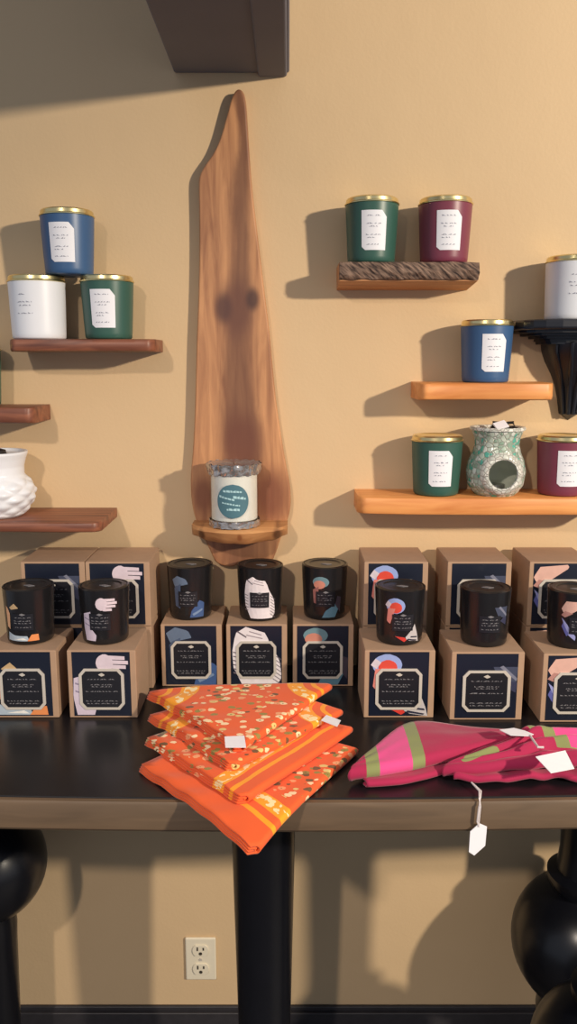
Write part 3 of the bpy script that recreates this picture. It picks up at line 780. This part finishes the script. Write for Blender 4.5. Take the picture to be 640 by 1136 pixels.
ARTS = {
 'red': [((146,164,214), ell(.30,.80,.25,.17)), ((214,74,58), ell(.31,.76,.16,.12)), ((206,196,206), [(.02,.80),(.10,.90),(.20,.84),(.12,.74)]), ((214,130,120), [(.06,.45),(.16,.40),(.30,.74),(.10,.74)]),
         ((206,58,48), [(.30,.14),(.55,.02),(.62,.06),(.56,.12)]), ((190,184,186), [(.56,.10),(.74,.02),(1.0,.0),(.96,.14),(.84,.40),(.78,.30)]), ((38,40,60), [(.62,.06),(.92,.02),(.95,.04),(.66,.09)]), ((38,40,60), [(.72,.11),(.95,.09),(.94,.12),(.74,.14)])],
 'dark': [((64,70,92), [(.60,.80),(.70,.62),(.98,.54),(1.0,.80),(.84,.74)]), ((120,122,140), [(.70,.80),(.98,.58),(1.0,.62),(.76,.82)]), ((52,54,80), [(.78,.5),(.98,.4),(1.0,.56),(.88,.58)])],
 'arm': [((214,170,156), [(.0,.78),(.10,.64),(.30,.72),(.66,.93),(.62,.98),(.30,.86),(.12,.95)]), ((176,128,120), [(.0,.64),(.10,.60),(.3,.70),(.1,.74)]), ((150,154,206), [(.02,.58),(.10,.52),(.40,.20),(.38,.12),(.18,.24)]), ((90,94,160), [(.02,.40),(.16,.20),(.22,.24),(.06,.48)])],
 'blue': [((96,112,136), [(.02,.88),(.20,.98),(.45,.92),(.52,.80),(.10,.72)]), ((70,84,110), [(.08,.72),(.3,.8),(.26,.2),(.1,.24)]), ((62,88,136), [(.55,.0),(.98,.0),(1.0,.34),(.84,.40),(.6,.16)]), ((116,138,170), [(.66,.04),(.95,.16),(.93,.20),(.62,.09)])],
 'white': [((226,218,222), [(.08,.80),(.14,.95),(.30,.985),(.56,.97),(.70,.86),(.78,.66),(.95,.44),(1.0,.12),(.9,.0),(.22,.0),(.05,.30),(.03,.56)]), ((96,86,96), [(.12,.90),(.30,.80),(.32,.815),(.14,.92)]), ((150,138,146), [(.36,.90),(.60,.84),(.61,.855),(.37,.915)]), ((150,138,146), [(.30,.84),(.62,.78),(.63,.795),(.31,.855)])]
          + [((110,100,110), [(.82,.52-.07*i),(.99,.42-.07*i),(.99,.435-.07*i),(.82,.535-.07*i)]) for i in range(7)] + [((120,108,116), [(.05,.55-.07*i),(.16,.53-.07*i),(.16,.545-.07*i),(.05,.57-.07*i)]) for i in range(6)],
 'teal': [((104,136,146), ell(.36,.84,.24,.13)), ((196,130,112), ell(.32,.78,.17,.10)), ((150,96,90), [(.12,.66),(.3,.74),(.28,.3),(.14,.34)]), ((92,132,152), [(.40,.0),(.80,.0),(.92,.20),(.84,.34),(.5,.16)]), ((64,56,68), [(.80,.3),(.98,.1),(1,.46),(.86,.5)])],
 'peach': [((224,170,128), [(.0,.30),(.10,.26),(.14,.60),(.06,.74),(.0,.76)]), ((190,160,120), [(.14,.74),(.30,.84),(.42,.74),(.20,.70)]), ((170,184,196), [(.0,.02),(.66,.02),(.60,.14),(.30,.12),(.04,.20)]), ((230,228,222), [(.2,.05),(.6,.04),(.5,.09)]), ((226,140,84), [(.60,.02),(.92,.02),(.90,.16),(.72,.16)])],
 'hand': hand(.56,.83,1.15,(214,198,208)) + [((206,192,208), [(.02,.62),(.26,.66),(.24,.30),(.40,.14),(.36,.02),(.06,.02),(.0,.3)]), ((150,138,160), [(.04,.50),(.24,.46),(.24,.48),(.04,.53)]), ((150,138,160), [(.04,.38),(.24,.33),(.24,.35),(.04,.41)])],
}
def add_print(bb, mats, key, mp_off, W, H, x0, z0, clip=True):
    """artwork patches scaled to a WxH rectangle; each patch a hair above the last"""
    for n_, (c, poly) in enumerate(ARTS[key]):
        m = art(c)
        if m not in mats: mats.append(m)
        mp = mp_off(0.0002 + 0.00006*n_)
        P2 = [(x0+min(max(x, 0), 1)*W, z0+min(max(z, 0), 1)*H) for x, z in poly]
        bb.patch(P2, mp, mats.index(m), 10, 6)

G_B = 'kraft candle boxes on the black table'
BW, BH = 0.108, 0.113
def kraft_box(x, front, z, key, label, W=BW, D=BW, rz=0.0, mask=1.0):
    """x = centre, front = distance of the front face from the wall"""
    t = thing('candle_box', (x, -(front-D/2), z+0.0003), label, 'box', G_B, rz=rz)
    bb = MB(); bb.box(-W/2, W/2, -D/2, D/2, 0, BH-0.0012); bb.build('carton', M['kraft'], t, bevel=0.0012)
    bb = MB(); bb.box(-W/2+0.0008, W/2-0.0008, -D/2+0.0006, D/2-0.0006, BH-0.0012, BH)
    bb.build('lid_flap', M['kraft'], t, bevel=0.0005)
    mats = [M['label_navy'], M['ink'], M['grey_text'], M['silver']]
    lw, lh = W*0.845, BH*0.945; x0, z0 = -lw/2 - W*0.008, BH*0.028
    fl = lambda off: (lambda s, q: (s, -D/2-0.0005-off, q))
    bb = MB(); bb.box(x0, x0+lw, -D/2-0.0005, -D/2+0.0002, z0, z0+lh)
    add_print(bb, mats, key, fl, lw, lh, x0, z0)
    U = lambda u, v: (x0+u*lw, z0+v*lh)
    # dark inset panel with clipped corners, rows of grey print and a small lozenge mark
    def octo(a, c, e, g, k): return [U(a+k, e), U(c-k, e), U(c, e+k), U(c, g-k), U(c-k, g), U(a+k, g), U(a, g-k), U(a, e+k)]
    bb.patch(octo(.15, .85, .14, .71, .07), fl(0.0011), 1, 10, 2)
    rnd = random.Random(int(x*1000)+int(z*100))
    for v, a, c in ((.575, .25, .75), (.49, .30, .70), (.46, .33, .67), (.385, .22, .78), (.235, .22, .78), (.195, .24, .76)):
        words(bb, fl(0.0013), *(U(a, 0)[0], U(c, 0)[0]), U(0, v)[1], 0.0021, 2, rnd)
    bb.patch([U(.44, .655), U(.50, .625), U(.57, .645), U(.51, .68)], fl(0.0013), 3, 4, 2)
    lab = bb.build('front_label', mats, t)
    lab['label'] = 'navy-black printed front label'
    # raised silver frame
    o1, o2 = octo(.11, .89, .105, .745, .09), octo(.160, .840, .142, .708, .070)
    vs = [(p[0], -D/2-0.0022, p[1]) for p in o1+o2] + [(p[0], -D/2-0.0004, p[1]) for p in o1+o2]
    fs = []
    for i in range(8):
        j = (i+1) % 8
        fs += [(i, j, 8+j, 8+i), (16+i, 24+i, 24+j, 16+j), (i, 16+i, 16+j, j), (8+i, 8+j, 24+j, 24+i)]
    bb = MB(); bb.add(vs, fs); o = bb.build('label_frame', M['silver'], lab); o['label'] = 'silver clipped-corner frame'
    return t

G_K = 'black glass candles standing on the kraft boxes'
def black_candle(x, w, z, key, label, rz=0.0, h=0.090):
    t = thing('black_candle', (x, -w, z+0.0003), label, 'candle', G_K, rz=rz)
    rt, rb = 0.0405, 0.0365
    rf = lambda q: rb+(rt-rb)*min(max(q, 0), h)/h
    bb = MB(); bb.lathe([(rb-0.006, 0), (rb-0.0015, 0.001), (rb, 0.004)] + [(rf(h*i/8), h*i/8) for i in range(1, 9)] + [(rt-0.0015, h+0.0008), (rt-0.003, h), (rt-0.003, h-0.006), (0.001, h-0.006)], 48)
    bb.build('jar', M['black_glass'], t, smooth=True, angle=45)
    bb = MB(); bb.lathe([(rt-0.0032, h-0.005), (rt-0.0032, h-0.0005), (rt-0.006, h+0.001), (rt-0.012, h+0.0006), (rt-0.014, h-0.001), (0.001, h-0.0006)], 48)
    lid = bb.build('lid', M['black_lid'], t, smooth=True, angle=30)
    bb = MB(); bb.prism([(-0.009, -0.002), (0.0, -0.005), (0.010, 0.001), (0.001, 0.005)], -0.0004, 0.0004)
    o = bb.build('lid_emblem', M['grey_text'], lid); o.rotation_euler = (PI/2, 0, 0); o.location = (0.002, -0.004, h-0.0002)
    mats = [M['ink'], M['grey_text']]
    cm = lambda off: (lambda s, q: ((rf(q)+0.0003+off)*math.sin(s/0.039), -(rf(q)+0.0003+off)*math.cos(s/0.039), q))
    W, H = 0.060, 0.076; x0, z0 = -W/2, 0.006
    bb = MB(); add_print(bb, mats, key, cm, W, H, x0, z0)
    bb.patch([(x0+W*.22, z0+H*.26), (x0+W*.78, z0+H*.26), (x0+W*.78, z0+H*.62), (x0+W*.22, z0+H*.62)], cm(0.0011), 0, 8, 8)
    rnd = random.Random(int(x*999))
    for v in (.53, .46, .41, .32):
        words(bb, cm(0.0013), x0+W*.28, x0+W*.72, z0+H*v, 0.0017, 1, rnd)
    bb.patch([(x0+W*.42, z0+H*.61), (x0+W*.5, z0+H*.58), (x0+W*.6, z0+H*.605), (x0+W*.5, z0+H*.635)], cm(0.0013), 1, 4, 3)
    o = bb.build('printed_picture', mats, t); o['label'] = 'printed picture with dark centre panel'
    return t

# front rows (each carries a candle)
kraft_box(-0.419, 0.240, TT, 'peach', 'kraft box with peach figure print at the left picture edge, front row')
kraft_box(-0.294, 0.240, TT, 'hand', 'front kraft box with pale hand and sleeve print, left of the orange napkins', W=0.108)
kraft_box(0.175, 0.240, TT, 'red', 'front kraft box with blue and red figure print, under a matching red candle', W=0.111)
kraft_box(0.3115, 0.248, TT, 'dark', 'front kraft box with almost plain navy print, behind the pink cloths', W=0.114)
kraft_box(0.452, 0.256, TT, 'arm', 'front kraft box with pink arm and blue drape print at the right picture edge', W=0.114)
# single row in the middle
kraft_box(-0.168, 0.113, TT, 'blue', 'kraft box with grey-blue print, leftmost of the three behind the orange napkins', W=0.105)
kraft_box(-0.055, 0.113, TT, 'white', 'kraft box with large white feathery print behind the orange napkins', W=0.105)
kraft_box(0.060, 0.113, TT, 'teal', 'kraft box with teal and pink print, rightmost of the three behind the orange napkins', W=0.105)
# back stacks of two
for x, key, lo, up in ((-0.3975, 'dark', 'lower kraft box of the far left back stack, mostly hidden behind the peach print box', 'upper back kraft box behind the far left black candle, with silver frame showing'),
                       (-0.2885, 'hand', 'lower kraft box mostly hidden behind the front box with pale hand print', 'upper back kraft box with white hand print, behind the matching black candle'),
                       (0.1815, 'red', 'lower kraft box of the back stack, mostly hidden behind the front box with red print', 'upper back kraft box with blue and red print, behind the red print candle'),
                       (0.322, 'dark', 'lower kraft box of the back stack, mostly hidden behind the plain navy front box', 'upper back kraft box with plain navy print, behind the plain black candle'),
                       (0.460, 'arm', 'lower kraft box of the back stack at the right picture edge', 'upper back kraft box with pink arm print at the right picture edge')):
    kraft_box(x, 0.122, TT, key, lo)
    kraft_box(x, 0.124, TT+BH+0.0004, key, up)
ZT = TT+BH+0.0006
black_candle(-0.420, 0.185, ZT, 'peach', 'black candle with peach figure print at the left picture edge')
black_candle(-0.298, 0.185, ZT, 'hand', 'black candle with pale hand print on the front box left of the orange napkins')
black_candle(-0.174, 0.060, ZT, 'blue', 'black candle with dim blue-grey print, leftmost of the three in the middle', h=0.094)
black_candle(-0.050, 0.066, ZT, 'white', 'black candle with white striped print, middle one below the plank', h=0.094)
black_candle(0.064, 0.060, ZT, 'teal', 'black candle with pink and teal print, rightmost of the three in the middle', h=0.094)
black_candle(0.180, 0.188, ZT, 'red', 'black candle with bright red and blue print on the front box with red print')
black_candle(0.3155, 0.196, ZT, 'dark', 'almost plain black candle on the plain navy front box')
black_candle(0.454, 0.204, ZT, 'arm', 'black candle with pink arm print at the right picture edge')

# ------------------------------------------------------------------ folded orange napkins
def fold_sheet(bb, left, right, rows, zt, zb, nin, uvf, lz=lambda t, f: 0, inset=0.0, lout=(0, 0), np_=16):
    """one U-folded cloth: runs on top from left(t) to right(t), turns round the right edge and comes back beneath"""
    vs, uvs, fs = [], [], []
    nn = 0
    for t_ in rows:
        Lp, Rp = left(t_), right(t_)
        d = (Rp-Lp); ln = max(d.length, 1e-4); u = d/ln
        r = (zt-zb)/2
        Re = Rp - u*(r+inset)
        pts = []
        for i in range(np_):
            f = i/(np_-1); S = Lp - u*lout[0]; q = S + (Re-S)*f; pts.append((q, zt+lz(t_, f), f))
        for i in range(1, 8):
            a = PI/2 - PI*i/8; q = Re + u*r*math.cos(a); pts.append((q, (zt+zb)/2 + r*math.sin(a) + lz(t_, 1), 1))
        for i in range(np_):
            f = 1-i/(np_-1); S = Lp - u*lout[1]; q = S + (Re-S)*f; pts.append((q, zb+lz(t_, f), f))
        nn = len(pts)
        for q, z, f in pts:
            vs.append((q.x, q.y, z)); uvs.append(uvf(q))
    for i in range(len(rows)-1):
        for k in range(nn-1): fs.append((i*nn+k, i*nn+k+1, (i+1)*nn+k+1, (i+1)*nn+k))
    bb.add(vs, fs, 0, uvs)

def lerp(a, c, t): return a + (c-a)*t
def dist_line(p, a, c):
    d = (c-a); return abs((p.x-a.x)*d.y-(p.y-a.y)*d.x)/max(d.length, 1e-6)
G_N = 'folded orange napkins fanned on the table'
def napkin(Lpx, Rpx, Tpx, h0, h1, rear, border, label, seed, tagpx=None):
    L, R, T = [on_table(p[0], p[1], h1) for p in (Lpx, Rpx, Tpx)]
    L, R, T = [Vector((p.x, p.y, 0)) for p in (L, R, T)]
    Mid = (L+R)/2; A_ = Mid + (Mid-T)*0.62
    O = Vector((T.x, T.y, 0))
    def left(t_): return lerp(L, A_, -t_) if t_ < 0 else lerp(L, T, t_)
    def right(t_): return lerp(R, A_, -t_) if t_ < 0 else lerp(R, T, t_)
    rows = ([-0.72+0.72*i/8 for i in range(8)] if rear else [-0.03]) + [0.965*i/26 for i in range(27)]
    def uvf(q):
        if border == 'L': bd = dist_line(q, L, T)+0.010
        elif border == 'R': bd = dist_line(q, R, T)+0.024
        else: bd = min((q-L).length*0.8, (q-R).length*0.9)+0.022
        if (q-A_).length < 0: bd = 0
        return (max(bd, 0.0005), 0.5)
    def lz(t_, f):
        tt = max(t_, 0)
        q = lerp(left(t_), right(t_), f)
        z = 0.0016*noise.noise(Vector((q.x*22+seed, q.y*22, seed)))
        z += 0.0012*math.sin(9*tt*PI+seed)*(1-f)**3
        ov = yfront(q.x)-0.010 - q.y
        if ov > 0: z -= ov*ov*1.6
        if h1 > 0.03: z -= 0.010*(1-f)**5*(1-tt)**3
        return z
    bb = MB(); th = h1-h0
    fold_sheet(bb, left, right, rows, h1-0.0012, h0+0.0012, 0, uvf, lz, 0.0, (0.0, 0.004))
    fold_sheet(bb, left, right, rows, h1-0.0012-th*0.28, h0+0.0012+th*0.28, 0, uvf, lz, 0.006, (0.0015, 0.003))
    bb.v = [(x-O.x, y-O.y, z) for x, y, z in bb.v]
    if tagpx:
        t = thing('folded_napkin', (O.x, O.y, TT), label, 'napkin', G_N)
        o = bb.build('cloth', M['napkin'], t, smooth=True, angle=180)
        cs = [on_table(p[0], p[1], h1+0.002) for p in tagpx]
        b2 = MB(); n = len(cs); dz = [0.0012, 0.0012, 0.0025, 0.0025]
        vs = [(p.x-O.x, p.y-O.y, h1+dz[i % 4]+0.0008) for i, p in enumerate(cs)] + [(p.x-O.x, p.y-O.y, h1+dz[i % 4]+0.0002) for i, p in enumerate(cs)]
        b2.add(vs, [tuple(range(n)), tuple(range(2*n-1, n-1, -1))] + [(i, n+i, n+(i+1) % n, (i+1) % n) for i in range(n)])
        pt = b2.build('price_tag', M['tag'], t); pt['label'] = 'small white paper tag'
    else:
        o = bb.build('folded_napkin', M['napkin'], None, smooth=True, angle=180, loc=(O.x, O.y, TT)); tag(o, label, 'napkin', G_N)
    so = o.modifiers.new('Solidify', 'SOLIDIFY'); so.thickness = 0.002; so.offset = 0
    return o
napkin((157, 848), (397, 829), (283, 931), 0.0008, 0.0125, True, 'L', 'orange folded napkin at the bottom of the fan, its corner hanging over the table edge', 1.3)
napkin((163, 817), (391, 806), (271, 884), 0.0140, 0.0262, True, 'R', 'orange folded napkin second from the bottom, with a yellow band along its right edge', 4.1)
napkin((166, 786), (380, 786), (258, 848), 0.0276, 0.0392, True, 'C', 'orange folded napkin second from the top, with a white tag at its right end', 7.7, tagpx=[(356, 799), (374, 806), (378, 800), (362, 794)])
napkin((165, 761), (368, 758), (267, 827), 0.0406, 0.0530, False, 'C', 'orange flowered napkin on top of the fan, with a white tag at its front corner', 9.2, tagpx=[(250, 829), (273, 829), (271, 817), (249, 818)])

# ------------------------------------------------------------------ pink striped cloths
def polyline(P):
    P = [Vector((*p, 0)) for p in P]
    def f(t_):
        s = max(0, min(0.9999, t_))*(len(P)-1); i = int(s)
        a, c = P[i], P[i+1]; q = s-i
        # smooth with neighbours
        p0 = P[max(i-1, 0)]; p3 = P[min(i+2, len(P)-1)]
        return 0.5*((2*a)+(c-p0)*q+(2*p0-5*a+4*c-p3)*q*q+(3*a-p0-3*c+p3)*q**3)
    return f
G_P = 'magenta striped cloths'
def pink_uv(x_start):
    return lambda q: (max(0.0005, q.x - x_start), 0.5)
# left cloth
Bk = polyline([(0.084, -0.447), (0.118, -0.398), (0.182, -0.318), (0.245, -0.330), (0.315, -0.345), (0.352, -0.352)])
Fr = polyline([(0.079, -0.452), (0.125, -0.446), (0.185, -0.426), (0.235, -0.405), (0.290, -0.384), (0.345, -0.362)])
rows = [i/30 for i in range(31)]
def lz1(t_, f): return 0.002*noise.noise(Vector((t_*6, f*4, 2.2))) + 0.004*math.sin(f*PI)*math.sin(t_*PI) - 0.006*(1-t_)**4
bb = MB()
uv1 = pink_uv(0.084)
fold_sheet(bb, Bk, Fr, rows, 0.0300, 0.0115, 0, uv1, lz1, 0.0)
uvm = lambda q: (0.19, 0.5)
fold_sheet(bb, Bk, Fr, rows, 0.0255, 0.0160, 0, uvm, lz1, 0.003)
Fr2 = polyline([(0.104, -0.458), (0.150, -0.452), (0.200, -0.431), (0.235, -0.412), (0.280, -0.392)])
Bk2 = polyline([(0.100, -0.448), (0.130, -0.400), (0.185, -0.340), (0.235, -0.345), (0.280, -0.350)])
fold_sheet(bb, Bk2, Fr2, rows, 0.0095, 0.0020, 0, uvm, lambda a, c: 0.001*noise.noise(Vector((a*8, c*5, 9))), 0.0)
O = Vector((0.19, -0.39, 0)); bb.v = [(x-O.x, y-O.y, z) for x, y, z in bb.v]
o = bb.build('folded_cloth', M['stripe'], None, smooth=True, angle=180, loc=(O.x, O.y, TT))
so = o.modifiers.new('Solidify', 'SOLIDIFY'); so.thickness = 0.0022; so.offset = 0
tag(o, 'flat folded magenta cloth with bright pink and green stripes, next to the orange napkins', 'cloth', G_P)
# right, crumpled cloth with its tags
t = thing('folded_cloth', (0.36, -0.41, TT), 'crumpled magenta cloth carrying white price tags, one hanging over the table edge', 'cloth', G_P)
Bk = polyline([(0.214, -0.428), (0.262, -0.404), (0.318, -0.374), (0.345, -0.350), (0.400, -0.352), (0.470, -0.372), (0.540, -0.390)])
Fr = polyline([(0.208, -0.434), (0.252, -0.443), (0.310, -0.440), (0.365, -0.436), (0.420, -0.440), (0.480, -0.436), (0.540, -0.425)])
rows = [i/60 for i in range(61)]
def lz2(t_, f):
    grow = min(1, t_*2.2)
    return (0.0085*math.sin(f*19 + 2.6*noise.noise(Vector((t_*3, f, 1)))*2 + t_*3)*grow*(0.25+0.75*math.sin(f*PI)) + 0.006*noise.noise(Vector((t_*9, f*3, 4)))*grow
            + 0.012*math.sin(f*PI*0.9+0.2)*grow - 0.012*(1-t_)**5)
bb = MB()
uv2 = lambda q: (max(0.0005, (q.x - 0.335 + (q.y+0.38)*0.5)) if q.y > -0.412 else max(0.0005, 0.032-0.012*math.hypot((q.x-0.262)/0.028, (q.y+0.422-0.25*(q.x-0.262))/0.007)), 0.5)
fold_sheet(bb, Bk, Fr, rows, 0.0300, 0.0150, 0, uv2, lz2, 0.0, np_=30)
fold_sheet(bb, Bk, Fr, rows, 0.0255, 0.0195, 0, uvm, lz2, 0.003, np_=30)
def lz3(t_, f): return 0.003*noise.noise(Vector((t_*14, f*3, 8)))*min(1, t_*3) + 0.0015*math.sin(t_*40)*f
Fr3 = polyline([(0.222, -0.443), (0.262, -0.451), (0.310, -0.446), (0.360, -0.441), (0.410, -0.452), (0.455, -0.450), (0.520, -0.434)])
Bk3 = polyline([(0.226, -0.432), (0.270, -0.406), (0.322, -0.376), (0.350, -0.356), (0.400, -0.358), (0.470, -0.376), (0.530, -0.392)])
fold_sheet(bb, Bk3, Fr3, rows, 0.0125, 0.0045, 0, uvm, lz3, 0.0, np_=20)
O = Vector((0.36, -0.41, 0)); bb.v = [(x-O.x, y-O.y, z) for x, y, z in bb.v]
o = bb.build('cloth', M['stripe'], t, smooth=True, angle=180)
so = o.modifiers.new('Solidify', 'SOLIDIFY'); so.thickness = 0.0022; so.offset = 0
def loc_(p): return Vector((p.x-O.x, p.y-O.y, p.z-TT))
def card(pxs, hs, name='price_tag'):
    cs = [loc_(on_table(p[0], p[1], h)) for p, h in zip(pxs, hs)]
    n = len(cs); b2 = MB()
    vs = [(p.x, p.y, p.z+0.0008) for p in cs] + [(p.x, p.y, p.z) for p in cs]
    b2.add(vs, [tuple(range(n)), tuple(range(2*n-1, n-1, -1))] + [(i, n+i, n+(i+1) % n, (i+1) % n) for i in range(n)])
    return b2.build(name, M['tag'], t)
c1 = card([(594, 840), (611, 858), (637, 853), (627, 833)], [0.050, 0.043, 0.043, 0.051]); c1['label'] = 'square white price tag lying on the cloth'
c2 = card([(554, 810), (566, 816), (586, 817), (592, 815), (582, 811), (570, 808)], [0.050]*6); c2['label'] = 'pointed white tag at the back of the cloth'
b2 = MB(); b2.tube([loc_(on_table(588, 816, 0.050)), loc_(on_table(592, 822, 0.052)), loc_(on_table(597, 829, 0.053)), loc_(on_table(603, 829, 0.053))], 0.0016, 6); b2.build('string', M['string'], c2, smooth=True)
# hanging hexagonal tag on its string
yf = yfront(0.25)-0.010
tz = at(530, 931, -yf).z; tx = at(530, 931, -yf).x
b2 = MB(); hw, hh = 0.0118, 0.0225
b2.prism([(-hw, -hh+0.006), (-hw*0.1-0.003, -hh), (hw*0.9, -hh+0.012), (hw, hh-0.006), (hw*0.1, hh), (-hw*0.95, hh-0.010)], -0.0005, 0.0005)
c3 = b2.build('price_tag', M['tag'], t); c3.location = (tx-O.x, yf-O.y, tz-TT); c3.rotation_euler = (0, 0, math.radians(12)); c3['label'] = 'hexagonal white price tag hanging on a string'
sp = loc_(on_table(523, 868, 0.008))
b2 = MB()
pth = [(sp.x, sp.y, sp.z), (sp.x+0.006, (sp.y+yf-O.y)/2, 0.006), (tx-O.x+0.001, yf-O.y+0.006, 0.0035), (tx-O.x+0.001, yf-O.y-0.001, -0.004), (tx-O.x, yf-O.y-0.001, (tz-TT)*0.5), (tx-O.x, yf-O.y-0.001, tz-TT+hh-0.004)]
pth2 = [(x+0.0025*math.sin(i*1.3), y, z) for i, (x, y, z) in enumerate(pth)]
b2.tube([Vector(p)-Vector(c3.location) for p in pth], 0.0011, 6); b2.tube([Vector(p)-Vector(c3.location) for p in pth2], 0.0011, 6)
o = b2.build('string', M['string'], c3, smooth=True); o.rotation_euler = (0, 0, math.radians(-12))

# ------------------------------------------------------------------ light and camera
def spot(name, loc, aim, power, color, size, angle=100, blend=0.6):
    l = bpy.data.lights.new(name, 'SPOT'); l.energy = power; l.color = color; l.shadow_soft_size = size; l.spot_size = math.radians(angle); l.spot_blend = blend
    o = bpy.data.objects.new(name, l); COL.objects.link(o); o.location = loc
    o.rotation_euler = (Vector(aim)-Vector(loc)).to_track_quat('-Z', 'Y').to_euler(); return o
spot('ceiling_spotlight', (2.15, -2.2, EYE+0.72), (0.0, 0, EYE-0.3), 370, (1.0, 0.87, 0.69), 0.06, 80, 0.5)
spot('ceiling_spotlight_two', (-0.72, -2.4, EYE+0.95), (-0.1, 0, EYE-1.02), 110, (1.0, 0.86, 0.72), 0.05, 52, 0.9)
W = bpy.data.worlds.new('room_light'); scn.world = W; W.use_nodes = True
bg = W.node_tree.nodes['Background']; bg.inputs[0].default_value = (0.76, 0.84, 1.0, 1); bg.inputs[1].default_value = 0.42

cam = bpy.data.cameras.new('camera'); co = bpy.data.objects.new('camera', cam); COL.objects.link(co)
cam.sensor_fit = 'VERTICAL'; cam.sensor_height = 24.0; cam.lens = 24.0*F/1136
co.location = (0, -CD, EYE); co.rotation_euler = (PI/2-PITCH, 0, 0)
scn.camera = co
vs_ = scn.view_settings
vs_.view_transform = 'Standard'; vs_.look = 'None'; vs_.gamma = 1.0; vs_.exposure = 0.0; vs_.use_curve_mapping = False
